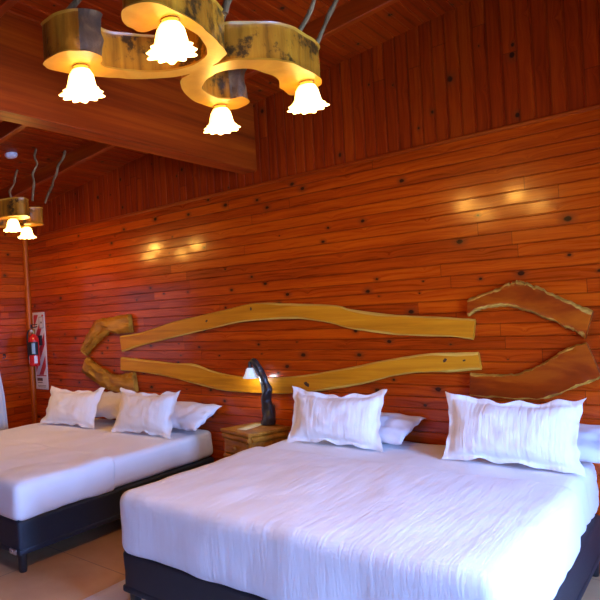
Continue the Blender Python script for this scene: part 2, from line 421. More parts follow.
# windows / glazed door
def frame_x(name, x, y0, y1, z0, z1, nmul, sgn):
    """frame in a wall of constant x, glass as a child"""
    bm = bmesh.new(); f = .06; cx = x+sgn*.015
    for (c,s) in (((cx,(y0+y1)/2,z1-f/2),(.09,y1-y0,f)), ((cx,(y0+y1)/2,z0+f/2),(.09,y1-y0,f)), ((cx,y0+f/2,(z0+z1)/2),(.09,f,z1-z0)), ((cx,y1-f/2,(z0+z1)/2),(.09,f,z1-z0))):
        add_box(bm, c, s, bev=.003)
    for k in range(1,nmul): add_box(bm, (cx, y0+(y1-y0)*k/nmul, (z0+z1)/2), (.06,.05,z1-z0-.08), bev=.003)
    o = link_mesh(name, bm, M['frame']); props(o, kind='structure')
    g = bmesh.new(); add_box(g, (cx+sgn*.005,(y0+y1)/2,(z0+z1)/2), (.006,y1-y0-2*f,z1-z0-2*f))
    gg = link_mesh('pane', g, M['glass'], o, smooth=False)
    return o
frame_x('window_1', XL, WY0, WY1, WZ0-.02, WZ1+.01, 3, -1)
frame_x('door_1', XR, DY0, DY1, 0, DZ1+.02, 3, 1)
frame_x('added_door', XR, EY0, EY1, 0, DZ1+.02, 3, 1)  # unseen door added to bring more cool light onto the left bed

# ------------------------------------------------------------------ beds
def wob(k, amp, seed=0): return lambda p,n: n*(amp*noise.noise(p*k+Vector((seed,seed*.3,0))))
def bed_base(x0,x1,y0,y1, mat, label):
    cx,cy = (x0+x1)/2,(y0+y1)/2
    e = empty('bed', (cx,cy,0)); props(e, label, 'bed', 'double beds')
    w_,l_ = x1-x0,y1-y0
    bm = bmesh.new()
    def dsp(p,n):
        r = Vector((n.x,n.y,0)); k = (p.z-.235)/.12
        return r*(-.006*(1-k*k)) + n*.003*noise.noise(p*6)
    rbox(bm, (0,0,.1575+.08), (w_,l_,.235), .028, .08, dsp)
    link_mesh('upholstered_frame', bm, mat, e)
    bm = bmesh.new(); rbox(bm, (0,0,.145), (w_+.003,l_+.003,.04), .012, .2); link_mesh('lower_band', bm, mat, e)
    for sx in (-1,1):
        for sy in (-1,0,1):
            b2 = bmesh.new(); add_lathe(b2, [(0,0),(.024,0),(.028,.01),(.032,.11),(.034,.125),(0,.125)], (sx*(w_/2-.05), sy*(l_/2-.05), 0), 20)
            link_mesh('leg', b2, M['plastic'], e)
    return e
LB = (-5.45,-3.44,2.19,4.29); RB = (-2.505,-.605,2.24,4.29)
lb = bed_base(*LB, M['base_l'], 'left double bed by the corner on a dark navy base with black legs')
rb = bed_base(*RB, M['base'], 'right double bed nearest the camera on a black upholstered base'); rb.location.z = .012
# metal clamp on the left bed foot
bm = bmesh.new(); add_box(bm, (LB[1]-(LB[0]+LB[1])/2-.06, LB[2]-(LB[2]+LB[3])/2-.012, .15), (.075,.012,.034), bev=.003)
add_lathe(bm, [(0,0),(.008,0),(.008,.006),(0,.008)], (LB[1]-(LB[0]+LB[1])/2-.075, LB[2]-(LB[2]+LB[3])/2-.018, .15), 12, axis=(0,-1,0))
add_lathe(bm, [(0,0),(.008,0),(.008,.006),(0,.008)], (LB[1]-(LB[0]+LB[1])/2-.045, LB[2]-(LB[2]+LB[3])/2-.018, .15), 12, axis=(0,-1,0))
o = link_mesh('corner_bracket', bm, M['metal'], lb); o['label'] = 'small steel bracket screwed to the dark foot corner'

def mattress(B, z0, z1, mat, label, seed, par):
    x0,x1,y0,y1 = B
    def dsp(p,n):
        v = n*(.008*noise.noise(p*4+Vector((seed,0,0))))
        # soft vertical pulls in the sheet towards the head end of the sides
        head = max(0,(p.y-(y0+1.1))/1.0)
        if abs(n.x) > .5: v += Vector((n.x,0,0))*(.010*head*math.sin(p.y*52+p.z*24+2*math.sin(p.y*9)))
        return v
    bm = bmesh.new(); rbox(bm, ((x0+x1)/2,(y0+y1)/2,(z0+z1)/2), (x1-x0,y1-y0,z1-z0), .055, .035, dsp)
    bmesh.ops.translate(bm, vec=-par.location, verts=bm.verts)
    o = link_mesh('mattress', bm, mat, par, angle=80); o['label'] = label; return o
mattress((LB[0]+.01,LB[1]-.01,LB[2]+.012,LB[3]+.015), .352, .595, M['sheet'], 'mattress in a white sheet', 3, lb)
mattress((RB[0]+.012,RB[1]-.012,RB[2]+.02,RB[3]+.015), .365, .680, M['sheet_r'], 'mattress in a white sheet', 9, rb)

def spread(name, B, yend, z0, z1, r, off, mat, label, seed, hem_amp, div=.03, group='white bedspreads'):
    """cloth shell over foot and sides of the mattress; open at the head end and underneath"""
    x0,x1,y0,y1 = B
    c = ((x0+x1)/2, (y0+yend)/2, (z0+z1)/2); s = (x1-x0+2*off, yend-y0+off*2, z1-z0)
    def dsp(p,n):
        v = n*(.010*noise.noise(p*3.1+Vector((seed,0,0))) + .004*noise.noise(p*9+Vector((0,seed,0))))
        k = max(0, min(1, (z1-.06-p.z)/(z1-z0)))
        r_ = Vector((n.x,n.y,0))
        s1 = p.x if abs(n.y) > abs(n.x) else p.y
        v += r_*k*(hem_amp*math.sin(s1*11+seed)+hem_amp*.6*math.sin(s1*27+seed*2))
        if p.z < z0+.03: v.z += hem_amp*(.9*math.sin(s1*7+seed)+1.2*noise.noise(p*5))
        return v
    bm = bmesh.new()
    rbox(bm, c, s, r, div, dsp, keep=lambda q: q.z > z0+.004 and q.y < yend+off-.004)
    # trim the rounded head edge and the rounded hem: push them flat
    o = link_mesh(name, bm, mat, angle=80)
    m = o.modifiers.new('thick','SOLIDIFY'); m.thickness = .006; m.offset = 1
    props(o, label, 'bedspread', group)
    return o
spread('bedspread', RB, 3.60, .345, .692, .065, .007, M['bedspread'], 'crinkled striped white bedspread over the foot of the right bed', 5, .004)
spread('bedspread', LB, 3.08, .342, .602, .055, .002, M['sheet'], 'smooth white cover folded over the foot of the left bed', 2, .002)

# pillows
def pillow_mesh(w_, h_, th, flange=0, seed=0, sag=.0, pinch=.10):
    """x width, z height (0..h), y thickness"""
    bm = bmesh.new(); N, K = 44, 34; G = {}
    for side in (1,-1):
        for i in range(N+1):
            for j in range(K+1):
                a = -1+2*i/N; b = -1+2*j/K
                a = math.copysign(abs(a)**.85, a); b = math.copysign(abs(b)**.85, b)
                edge = i in (0,N) or j in (0,K)
                if edge and side == -1: G[(side,i,j)] = G[(1,i,j)]; continue
                fa = 1-flange*2/w_; fb = 1-flange*2/h_
                ia = min(1,abs(a)/fa) if flange else abs(a); ib = min(1,abs(b)/fb) if flange else abs(b)
                t_ = (max(0,1-ia**2.6)**.55)*(max(0,1-ib**2.6)**.55)
                nzv = noise.noise(Vector((a*2.2+seed,b*1.8,side*3)))
                y = side*(th/2*t_*(1+.22*nzv)+.003*(not edge))
                x = a*w_/2*(1-pinch*(1-b*b)*.9); z = b*h_/2*(1-pinch*(1-a*a)*1.1)
                # wavy flange and corners
                ed = max(abs(a),abs(b))**6
                y += ed*.030*noise.noise(Vector((a*3+seed,b*3,5)))
                z += ed*.022*noise.noise(Vector((a*4+seed,1,b*2))); x += ed*.012*noise.noise(Vector((b*4+seed,7,a*2)))
                z -= sag*(1-a*a)*(b+1)/2
                y += .007*t_*math.sin(a*9+3*b+seed)*noise.noise(Vector((a*3,b*3+seed,2)))*2
                G[(side,i,j)] = bm.verts.new((x,y,z+h_/2))
    for side in (1,-1):
        for i in range(N):
            for j in range(K):
                q = [G[(side,i,j)],G[(side,i+1,j)],G[(side,i+1,j+1)],G[(side,i,j+1)]]
                bm.faces.new(q if side == -1 else q[::-1])
    return bm
def pillow(x,y,z,w_,h_,th,lean,yaw,mat,label,name,group,flange=0,seed=0,sag=0,roll=0,pinch=.11):
    o = link_mesh(name, pillow_mesh(w_,h_,th,flange,seed,sag,pinch), mat, angle=85)
    o.location = (x,y,z); o.rotation_mode = 'XYZ'
    o.rotation_euler = (Matrix.Rotation(yaw,3,'Z')@Matrix.Rotation(-lean,3,'X')@Matrix.Rotation(roll,3,'Y')).to_euler()
    props(o, label, 'pillow', group); return o
R = math.radians
SG, PG = 'crinkled white pillows propped at the front','plain white pillows lying behind'
pillow(-4.90,3.74,.600,.80,.42,.16,R(26),R(5), M['sham'], 'white pillow propped up on the left bed nearest the corner and fire extinguisher', 'sham_pillow',SG,.03,1,.02)
pillow(-3.88,3.78,.600,.74,.43,.18,R(22),R(2), M['sham'], 'white pillow propped up on the left bed on the nightstand side', 'sham_pillow',SG,.03,2,.02)
pillow(-2.045,3.84,.685,.71,.415,.15,R(18),R(2), M['sham'], 'crinkled white pillow standing on the right bed beside the nightstand', 'sham_pillow',SG,.035,3,.03)
pillow(-.965,3.83,.685,.73,.42,.15,R(18),R(-2), M['sham'], 'crinkled white pillow standing on the right half of the nearest bed', 'sham_pillow',SG,.035,4,.02)
pillow(-4.62,3.99,.665,.70,.40,.13,R(58),0, M['pillow'], 'plain white pillow lying in the gap between the two propped pillows of the left bed', 'bed_pillow',PG,0,5)
pillow(-3.70,3.95,.660,.70,.40,.14,R(66),R(-3), M['pillow'], 'plain white pillow lying nearest the nightstand on the left bed', 'bed_pillow',PG,0,6)
pillow(-1.93,3.94,.735,.68,.40,.13,R(74),R(-3), M['pillow'], 'plain white pillow lying behind the propped pillow beside the nightstand on the right bed', 'bed_pillow',PG,0,7)
pillow(-.74,3.97,.74,.68,.38,.13,R(72),R(3), M['pillow'], 'plain white pillow at the right edge of the picture, behind the rightmost propped pillow', 'bed_pillow',PG,0,8)

# rug beside the right bed
bm = bmesh.new(); rbox(bm, ((-2.83-.35)/2,(1.35+3.0)/2,.006), (2.48,1.65,.012), .005, .12)
props(link_mesh('rug', bm, M['rug']), 'pale pinkish rug on the tiles under the foot of the right bed', 'rug')

# ------------------------------------------------------------------ live-edge wall slabs
def slab(name, T, B, mats, label, seed, th=.036, rim=.02, jit=.004, n=60, knots=(), gn=0):
    Ts, Bs = spline([(a,0,b) for a,b in T], n), spline([(a,0,b) for a,b in B], n)
    y0 = D-.006; yf = y0-th; bm = bmesh.new(); rings = []
    for i,(t_,b_) in enumerate(zip(Ts,Bs)):
        ft = i/n
        t_ = t_+Vector((0,0,jit*noise.noise(Vector((ft*14,seed,0)))+jit*.6*noise.noise(Vector((ft*45,seed,3)))))
        b_ = b_+Vector((0,0,jit*noise.noise(Vector((ft*14,seed,9)))+jit*.6*noise.noise(Vector((ft*45,seed,6)))))
        d = (b_-t_); L_ = d.length; d.normalize()
        rt = min(rim*(1+1.1*noise.noise(Vector((ft*9,seed,20)))), L_*.3); rb_ = min(rim*(1+1.1*noise.noise(Vector((ft*9,seed,30)))), L_*.3)
        def pt(v,y): return bm.verts.new((v.x,y,v.z))
        ring = [pt(t_+d*.012,y0), pt(t_,y0-th*.45), pt(t_+d*rt*.45,yf+.006), pt(t_+d*rt,yf)]
        m_ = 6
        for k in range(1,m_): ring.append(pt(t_+d*(rt+(L_-rt-rb_)*k/m_), yf+.0015*noise.noise(Vector((ft*10,k,seed)))+gn*noise.noise(Vector((ft*5,k*.6,seed+4)))-gn*.5))
        ring += [pt(b_-d*rb_,yf), pt(b_-d*rb_*.45,yf+.006), pt(b_,y0-th*.45), pt(b_-d*.012,y0)]
        rings.append(ring)
    m_ = len(rings[0])
    for a,b in zip(rings, rings[1:]):
        for k in range(m_):
            f = bm.faces.new((a[k],a[(k+1)%m_],b[(k+1)%m_],b[k]))
            f.material_index = 1 if (k < 3 or k >= m_-4) else 0
    for r_ in (rings[0][::-1], rings[-1]): bm.faces.new(r_)
    # dark knots let into the face
    for (kx,kz,kr) in knots:
        add_lathe(bm, [(0,0),(kr*.7,0),(kr,-.002)], (kx,yf-.0015,kz), 14, mi=2, rad=lambda t_,k: 1+.3*math.sin(2*t_+kx*9)+.15*math.sin(5*t_), axis=(0,-1,0))
    o = link_mesh(name, bm, mats, angle=35)
    props(o, label, 'wall slab', 'live-edge slabs forming the headboard')
    return o
M['knot'] = plain('dark_knot', (.06,.018,.006), .5)
up_t=[(-4.619,1.476),(-4.32,1.506),(-3.878,1.596),(-3.504,1.647),(-3.217,1.687),(-2.92,1.723),(-2.583,1.70),(-2.218,1.667),(-2.075,1.629),(-1.812,1.58),(-1.636,1.561),(-1.374,1.536),(-1.222,1.52)]
up_b=[(-4.602,1.309),(-4.331,1.369),(-3.76,1.464),(-3.514,1.5),(-3.282,1.539),(-2.981,1.572),(-2.591,1.574),(-2.285,1.535),(-2.084,1.479),(-1.82,1.436),(-1.63,1.417),(-1.381,1.406),(-1.241,1.384)]
lo_t=[(-4.622,1.257),(-4.257,1.228),(-3.908,1.202),(-3.632,1.196),(-3.424,1.135),(-3.139,1.097),(-2.882,1.087),(-2.529,1.118),(-2.133,1.185),(-1.906,1.233),(-1.666,1.277),(-1.464,1.298),(-1.215,1.305)]
lo_b=[(-4.634,1.11),(-4.324,1.101),(-3.919,1.057),(-3.563,.994),(-3.268,.956),(-2.812,.956),(-2.538,.979),(-2.36,1.0),(-2.022,1.063),(-1.772,1.134),(-1.543,1.164),(-1.381,1.168),(-1.203,1.188)]
lu_t=[(-5.26,1.36),(-5.19,1.45),(-5.116,1.535),(-4.978,1.652),(-4.757,1.681),(-4.457,1.699)]
lu_b=[(-5.173,1.265),(-5.081,1.342),(-4.949,1.423),(-4.772,1.511),(-4.609,1.497),(-4.439,1.503)]
ll_t=[(-5.156,1.26),(-5.043,1.189),(-4.877,1.116),(-4.738,1.071),(-4.574,1.09),(-4.439,1.104)]
ll_b=[(-5.259,1.075),(-5.061,.98),(-4.87,.906),(-4.75,.89),(-4.60,.888),(-4.412,.90)]
ru_t=[(-1.257,1.653),(-1.166,1.686),(-1.055,1.723),(-.976,1.751),(-.928,1.739),(-.82,1.674),(-.693,1.603),(-.595,1.542)]
ru_b=[(-1.263,1.537),(-1.183,1.579),(-1.09,1.592),(-.995,1.58),(-.874,1.528),(-.759,1.466),(-.677,1.416),(-.641,1.375)]
rl_t=[(-1.267,1.169),(-1.123,1.161),(-.993,1.175),(-.889,1.22),(-.803,1.279),(-.731,1.328),(-.636,1.363)]
rl_b=[(-1.275,1.015),(-1.131,1.01),(-.937,1.007),(-.815,1.032),(-.717,1.085),(-.628,1.123),(-.57,1.154)]
GM = [M['plank'],M['plank_edge'],M['knot']]
slab('wall_slab', up_t, up_b, GM, 'upper long honey-coloured plank arching over the bedside lamp', 1, knots=((-2.96,1.675,.013),(-3.45,1.59,.012)), rim=.013)
slab('wall_slab', lo_t, lo_b, GM, 'lower long honey-coloured plank dipping behind the bedside lamp', 2, knots=((-2.47,1.05,.022),(-1.42,1.25,.013),(-1.30,1.25,.008)), rim=.016)
slab('wall_slab', lu_t, lu_b, [M['slab_gold'],M['slab_gold'],M['knot']], 'upper gnarled golden slab left of the long planks, nearest the fire extinguisher', 3, th=.05, jit=.016, gn=.03)
slab('wall_slab', ll_t, ll_b, [M['slab_gold'],M['slab_gold'],M['knot']], 'lower gnarled golden slab behind the left bed pillows', 4, th=.05, jit=.014, gn=.03)
RM = [M['slab_red'],M['slab_edge'],M['knot']]
slab('wall_slab', ru_t, ru_b, RM, 'upper reddish slab with rough pale edges at the right of the wall', 5, th=.045, jit=.014, rim=.022)
slab('wall_slab', rl_t, rl_b, RM, 'lower reddish slab with pale edges just above the rightmost pillow', 6, th=.045, jit=.008, rim=.013)

# ------------------------------------------------------------------ nightstand
NS = empty('nightstand', (-2.81,4.035,0), (0,0,R(-16)))
props(NS, 'rustic log nightstand with one drawer between the two beds', 'nightstand')
W,Dp,H_ = .33,.42,.72
bm = bmesh.new()
rbox(bm, (0,0,H_-.014), (W+.03,Dp+.02,.028), .008, .03, lambda p,n: n*.004*noise.noise(p*18))
link_mesh('top', bm, M['ns'], NS)
for sx in (-1,1):
    for sy in (-1,1):
        x,y = sx*(W/2-.02), sy*(Dp/2-.03)
        bm = bmesh.new(); add_tube(bm, [(x+.004*math.sin(k*1.3+sx),y+.004*math.cos(k*1.7+sy),k/9*(H_-.03)) for k in range(10)], .024, 12, lump=.25, seed=sx*3+sy)
        link_mesh('post', bm, M['ns_v'], NS)
yf = -Dp/2
for z,hh in ((H_-.055,.045),(.50,.035)):
    for (a,b) in (((-W/2,yf+.02),(W/2,yf+.02)), ((-W/2+.01,-Dp/2+.03),(-W/2+.01,Dp/2-.03)), ((W/2-.01,-Dp/2+.03),(W/2-.01,Dp/2-.03)), ((-W/2,Dp/2-.03),(W/2,Dp/2-.03))):
        bm = bmesh.new(); n = 12
        add_tube(bm, [(a[0]+(b[0]-a[0])*k/n, a[1]+(b[1]-a[1])*k/n, z+.003*math.sin(k)) for k in range(n+1)], hh/2+.004, 12, lump=.2, seed=z*10+a[0])
        link_mesh('rail', bm, M['ns'], NS)
bm = bmesh.new(); rbox(bm, (0,yf+.018,.588), (W-.06,.03,.11), .012, .02, lambda p,n: n*.006*noise.noise(Vector((p.x*8,p.y*8,p.z*50))))
dr = link_mesh('drawer', bm, M['ns'], NS)
bm = bmesh.new(); add_lathe(bm, [(0,0),(.009,0),(.009,.012),(.019,.018),(.017,.030),(0,.034)], (0,yf+.002,.588), 16, axis=(0,-1,0))
link_mesh('knob', bm, M['ns_v'], dr)
for sx in (-1,1):
    bm = bmesh.new(); add_box(bm, (sx*(W/2-.012), 0, .585), (.018,Dp-.08,.12), bev=.004); link_mesh('side_panel', bm, M['ns'], NS)
bm = bmesh.new(); add_box(bm, (0, 0, .515), (W-.06,Dp-.08,.014), bev=.002); link_mesh('bottom_panel', bm, M['ns'], NS)
for sx in (-1,1):
    bm = bmesh.new(); add_tube(bm, [(sx*(W/2-.02),yf+.035,.27+.0),(sx*.10,yf+.032,.39),(sx*.03,yf+.03,.49)], .014, 10, lump=.2, seed=sx)
    link_mesh('brace', bm, M['ns_v'], NS)
for sx in (-1,1):
    bm = bmesh.new(); add_tube(bm, [(sx*(W/2-.02),-Dp/2+.04+k/8*(Dp-.08),.14+.004*math.sin(k)) for k in range(9)], .016, 10, lump=.2, seed=sx)
    link_mesh('stretcher', bm, M['ns'], NS)
# card on the nightstand
bm = bmesh.new(); add_box(bm, (0,0,0), (.085,.27,.003), bev=.0008)
o = link_mesh('notice_card', bm, M['paper']); o.location = (-2.85,4.03,H_+.003); o.rotation_euler = (0,0,R(2))
props(o, 'bright cream card lying on top of the log nightstand', 'card')

# bedside lamp: gnarled dark branch with a small glass shade
LP = empty('bedside_lamp', (-2.775,4.18,H_+.004))
props(LP, 'dark twisted branch lamp with white glass shade on the nightstand', 'lamp')
pts = spline([(0,0,0),(.002,0,.10),(-.008,0,.20),(-.012,0,.27),(-.018,0,.33),(-.045,.0,.41),(-.075,-.0,.47),(-.115,0,.515),(-.135,0,.512)], 60)
rad = []
for i in range(61):
    f_ = i/60; rad.append(.038*(1-f_)**.55*(1+.16*math.sin(f_*21))+.013)
bm = bmesh.new(); add_tube(bm, pts, rad, 18, lump=.5, seed=4); link_mesh('branch_stem', bm, M['branch'], LP)
bm = bmesh.new(); add_lathe(bm, [(0,.0),(.050,.0),(.054,.006),(.048,.014),(0,.016)], (0,0,.0), 28); link_mesh('base_plate', bm, M['branch'], LP)
sx_, sz_ = -.155, .375
bm = bmesh.new(); add_lathe(bm, [(0,.135),(.012,.135),(.016,.12),(.016,.085),(.02,.075),(.02,.07)], (sx_,0,sz_), 20)
add_tube(bm, [(sx_,0,sz_+.13),(sx_+.01,0,sz_+.145),(-.115,0,.515)], .007, 8); link_mesh('socket', bm, M['branch'], LP)
bm = bmesh.new(); prof = [(.019,.085),(.026,.083),(.034,.07),(.042,.045),(.052,.02),(.066,0),(.064,0),(.050,.02),(.040,.045),(.032,.068),(.019,.080)]
add_lathe(bm, prof, (sx_,0,sz_), 36); link_mesh('lamp_shade', bm, M['coolglow'], LP)
bm = bmesh.new(); add_lathe(bm, [(0,.02),(.012,.024),(.018,.036),(.014,.052),(.008,.068),(0,.07)], (sx_,0,sz_), 16); link_mesh('bulb', bm, M['coolbulb'], LP)

# ------------------------------------------------------------------ chandeliers
AB = [(-1.923,1.465),(-1.947,1.492),(-1.959,1.53),(-1.937,1.612),(-1.871,1.764),(-1.756,1.93),(-1.599,2.02),(-1.447,1.992),(-1.403,1.946),(-1.36,1.798),(-1.33,1.67),(-1.326,1.515),(-1.358,1.444),(-1.424,1.428),(-1.465,1.461),(-1.495,1.52),(-1.49,1.577),(-1.446,1.608),(-1.375,1.605),(-1.37,1.69),(-1.392,1.81),(-1.465,1.924),(-1.586,1.955),(-1.706,1.901),(-1.777,1.793),(-1.812,1.70),(-1.797,1.645),(-1.735,1.60),(-1.742,1.52),(-1.821,1.461)]
CC = [(-1.694,2.036),(-1.75,2.093),(-1.8,2.187),(-1.835,2.319),(-1.824,2.469),(-1.771,2.54),(-1.686,2.50),(-1.652,2.424),(-1.72,2.39),(-1.745,2.328),(-1.73,2.218),(-1.668,2.135),(-1.586,2.098),(-1.517,2.10),(-1.44,2.165),(-1.42,2.245),(-1.42,2.37),(-1.481,2.50),(-1.495,2.59),(-1.443,2.615),(-1.381,2.61),(-1.33,2.585),(-1.301,2.506),(-1.294,2.395),(-1.304,2.249),(-1.355,2.146),(-1.417,2.074),(-1.46,2.042),(-1.525,2.032),(-1.6,2.018)]
CHC = Vector((-1.63,2.03,0))       # centre of the first chandelier
ZB = 2.680; SH = .160
def log_band(outline, name, parent, seed, ends):
    pts = spline([(a-CHC.x,b-CHC.y,0) for a,b in outline], 150, closed=True)
    bm = bmesh.new(); n = len(pts); lev = [0,.06,.2,.4,.6,.8,.94,1]
    rings = []
    for L_ in lev:
        ring = []
        for i,p in enumerate(pts):
            t_ = (pts[(i+1)%n]-pts[i-1]).normalized(); nr = Vector((t_.y,-t_.x,0))
            q = p.copy()
            rough = .006
            for (ex,ey) in ends:
                if (Vector((ex-CHC.x,ey-CHC.y,0))-p).length < .10: rough = .022
            q += nr*(rough*noise.noise(Vector((p.x*16,p.y*16,L_*3+seed))) - (.006 if L_ in (0,1) else 0))
            q.z = SH*L_ + (.006*noise.noise(p*6+Vector((seed,0,0))) if L_ > .5 else 0)
            ring.append(bm.verts.new(q))
        rings.append(ring)
    for k,(a,b) in enumerate(zip(rings,rings[1:])):
        for i in range(n):
            f = bm.faces.new((a[i],a[(i+1)%n],b[(i+1)%n],b[i]))
            c = f.calc_center_median()
            bark = any((Vector((ex-CHC.x,ey-CHC.y,0))-Vector((c.x,c.y,0))).length < .065 for ex,ey in ends)
            f.material_index = 2 if bark else (0 if 0 < k < len(lev)-2 else 1)
    for ring in (rings[0], rings[-1]):
        for tri in mathutils.geometry.tessellate_polygon([[Vector((v.co.x,v.co.y,0)) for v in ring]]):
            f = bm.faces.new([ring[k] for k in tri]); f.material_index = 1
    return link_mesh(name, bm, [M['log'],M['log_cut'],M['bark']], parent, angle=50)
LAMPS = [(-1.865,1.60),(-1.375,1.60),(-1.80,2.44),(-1.365,2.515)]
def chandelier(label):
    e = empty('chandelier', (CHC.x,CHC.y,ZB)); props(e, label, 'chandelier', 'driftwood chandeliers')
    log_band(AB, 'wooden_band', e, 1.5, [(-1.74,1.57),(-1.44,1.60)])
    log_band(CC, 'wooden_band', e, 6.5, [(-1.665,2.44),(-1.485,2.55)])
    for i,(x,y) in enumerate(LAMPS):
        x -= CHC.x; y -= CHC.y
        bm = bmesh.new(); add_lathe(bm, [(0,.0),(.034,.0),(.036,-.006),(.022,-.012),(.020,-.030),(0,-.031)], (x,y,.0), 20)
        s_ = link_mesh('lamp_holder', bm, M['brass'], e)
        # ruffled tulip glass
        def rf(t_,k): 
            w_ = [0,0,.0,.02,.05,.10,.15,.15,.10,.05,.02,0,0][min(k,12)]
            return 1+w_*math.cos(11*t_)+w_*.4*math.cos(5*t_+i)
        prof = [(.022,-.012),(.038,-.018),(.050,-.038),(.055,-.062),(.059,-.085),(.070,-.102),(.082,-.113),(.079,-.116),(.067,-.107),(.055,-.088),(.051,-.062),(.046,-.040),(.022,-.018)]
        bm = bmesh.new(); add_lathe(bm, prof, (x,y,0), 88, rad=rf)
        link_mesh('glass_shade', bm, M['glow'], e)
        bm = bmesh.new(); add_lathe(bm, [(0,-.105),(.014,-.100),(.022,-.084),(.018,-.066),(.011,-.045),(.011,-.03),(0,-.03)], (x,y,0), 16)
        link_mesh('bulb', bm, M['bulb'], e)
    return e
def tree_copy(o, parent=None):
    c = o.copy(); COL.objects.link(c)
    if parent: c.parent = parent
    for ch in [q for q in bpy.data.objects if q.parent == o]: tree_copy(ch, c)
    return c
c1 = chandelier('large curved-log chandelier with four lit tulip shades above the beds, nearest the camera')
kids = [q for q in bpy.data.objects if q.parent == c1]
c2 = c1.copy(); COL.objects.link(c2)
for q in kids: w = q.copy(); COL.objects.link(w); w.parent = c2
c2['label'] = 'far log chandelier half out of frame at the left edge, by the corner'
# place second: rotate so its first band ends face the camera's right
ang = math.atan2(.408,-.362)
l1 = Vector((LAMPS[0][0]-CHC.x, LAMPS[0][1]-CHC.y)); ca,sa = math.cos(ang),math.sin(ang)
ang -= math.atan2(LAMPS[1][1]-LAMPS[0][1], LAMPS[1][0]-LAMPS[0][0]); ca,sa = math.cos(ang),math.sin(ang)
c2.location = (-4.60-(l1.x*ca-l1.y*sa), 3.05-(l1.x*sa+l1.y*ca), 2.61); c2.rotation_euler = (0,0,ang)
def vine(a, b, seed, parent, r=.012):
    a,b = Vector(a),Vector(b); pts = []
    for k in range(25):
        f_ = k/24; p = a.lerp(b,f_); w_ = math.sin(math.pi*f_)**.6
        pts.append(p+Vector((noise.noise(Vector((f_*5,seed,0))),noise.noise(Vector((f_*5,seed,8))),0))*.035*w_)
    inv = (Matrix.Translation(parent.location)@parent.rotation_euler.to_matrix().to_4x4()).inverted()
    bm = bmesh.new(); add_tube(bm, [inv@p for p in pts], r, 9, lump=.5, seed=seed)
    return link_mesh('hanging_vine', bm, M['rope'], parent)
def ctop(x,y,z=0): return (x,y,ceil_z(x)-.002)
zt = ZB+SH-.01
for i,(a,b) in enumerate((((-1.906,1.513),(-1.47,2.05)), ((-1.40,1.96),(-1.25,2.15)), ((-1.508,2.060),(-1.30,2.30)), ((-1.36,2.40),(-.90,2.60)), ((-1.36,2.58),(-1.06,2.80)))):
    vine((*a,zt), ctop(*b), i+1, c1)
zt2 = 2.61+SH-.01
for i,(a,b) in enumerate((((-4.50,3.20),(-4.47,3.25)), ((-4.53,3.36),(-4.39,3.52)), ((-4.95,2.6),(-4.8,2.75)), ((-5.1,3.3),(-5.0,3.4)))):
    vine((*a,zt2), ctop(*b), i+11, c2, .011)

# smoke detector
bm = bmesh.new(); add_lathe(bm, [(0,0),(.058,0),(.058,.012),(.050,.026),(.030,.034),(0,.036)], (0,0,0), 32, axis=tuple(cn))
o = link_mesh('smoke_detector', bm, M['white']); o.location = Vector((-4.675,3.12,ceil_z(-4.675)))+cn*.001
props(o, 'round white smoke detector on the sloping ceiling above the far chandelier', 'smoke detector')

# ------------------------------------------------------------------ sign and extinguisher
sg = empty('fire_extinguisher_sign', (-6.08,D-.004,.856)); props(sg, 'tall white board with red diagonal stripes behind the fire extinguisher', 'sign')
SW, SHh = .245,.935
bm = bmesh.new(); add_box(bm, (0,-.004,SHh/2), (SW,.006,SHh), bev=.001); link_mesh('board', bm, M['signwhite'], sg)
def clip(poly, f):       # Sutherland-Hodgman half-plane
    out = []
    for i,p in enumerate(poly):
        q = poly[(i+1)%len(poly)]; a,b = f(p),f(q)
        if a >= 0: out.append(p)
        if a*b < 0: s_ = a/(a-b); out.append((p[0]+(q[0]-p[0])*s_, p[1]+(q[1]-p[1])*s_))
    return out
bm = bmesh.new()
x0,x1,z0,z1 = -SW/2+.022, SW/2-.022, .175, SHh-.03
for k in range(-2,6):
    b0 = z0-.10+k*.27
    poly = [(x0,b0-.14),(x1,b0+.20),(x1,b0+.34),(x0,b0)]
    for f in (lambda p: p[1]-z0, lambda p: z1-p[1]): poly = clip(poly, f) if len(poly) > 2 else []
    # leave the class box clear
    if len(poly) > 2: add_prism(bm, poly, 0, .001, fr=lambda a,b,h:(a,-.0072-h,b))
add_prism(bm, [(x0,.160),(x1,.160),(x1,.172),(x0,.172)], 0, .001, fr=lambda a,b,h:(a,-.0072-h,b))
link_mesh('red_stripes', bm, M['signred'], sg)
bm = bmesh.new(); add_box(bm, (SW/2-.068,-.0095,SHh-.125), (.088,.002,.145)); bx = link_mesh('class_panel', bm, M['signwhite'], sg)
bm = bmesh.new()
for (c,s) in (((0,.066),(.084,.006)),((0,-.066),(.084,.006)),((-.040,0),(.006,.132)),((.040,0),(.006,.132)),((0,0),(.022,.022))):
    add_box(bm, (SW/2-.068+c[0],-.011,SHh-.125+c[1]), (s[0],.001,s[1]))
link_mesh('class_frame', bm, M['signdark'], bx)
bm = bmesh.new()
for c,s in (((-.035,.118),(.11,.036)),((-.035,.082),(.10,.010)),((.0,.045),(.17,.006)),((.0,.028),(.15,.006))): add_box(bm, (c[0],-.008,c[1]), (s[0],.001,s[1]))
link_mesh('lettering_block', bm, M['signdark'], sg)
FE = empty('fire_extinguisher', (-6.045,4.205,1.15)); props(FE, 'red fire extinguisher with black label hung by the room corner', 'fire extinguisher')
bm = bmesh.new(); add_lathe(bm, [(0,0),(.066,0),(.074,.010),(.076,.03),(.076,.30),(.070,.335),(.050,.362),(.026,.375),(.022,.39),(0,.39)], seg=36); bmesh.ops.scale(bm, vec=(.84,.84,1), verts=bm.verts); link_mesh('cylinder', bm, M['redpaint'], FE)
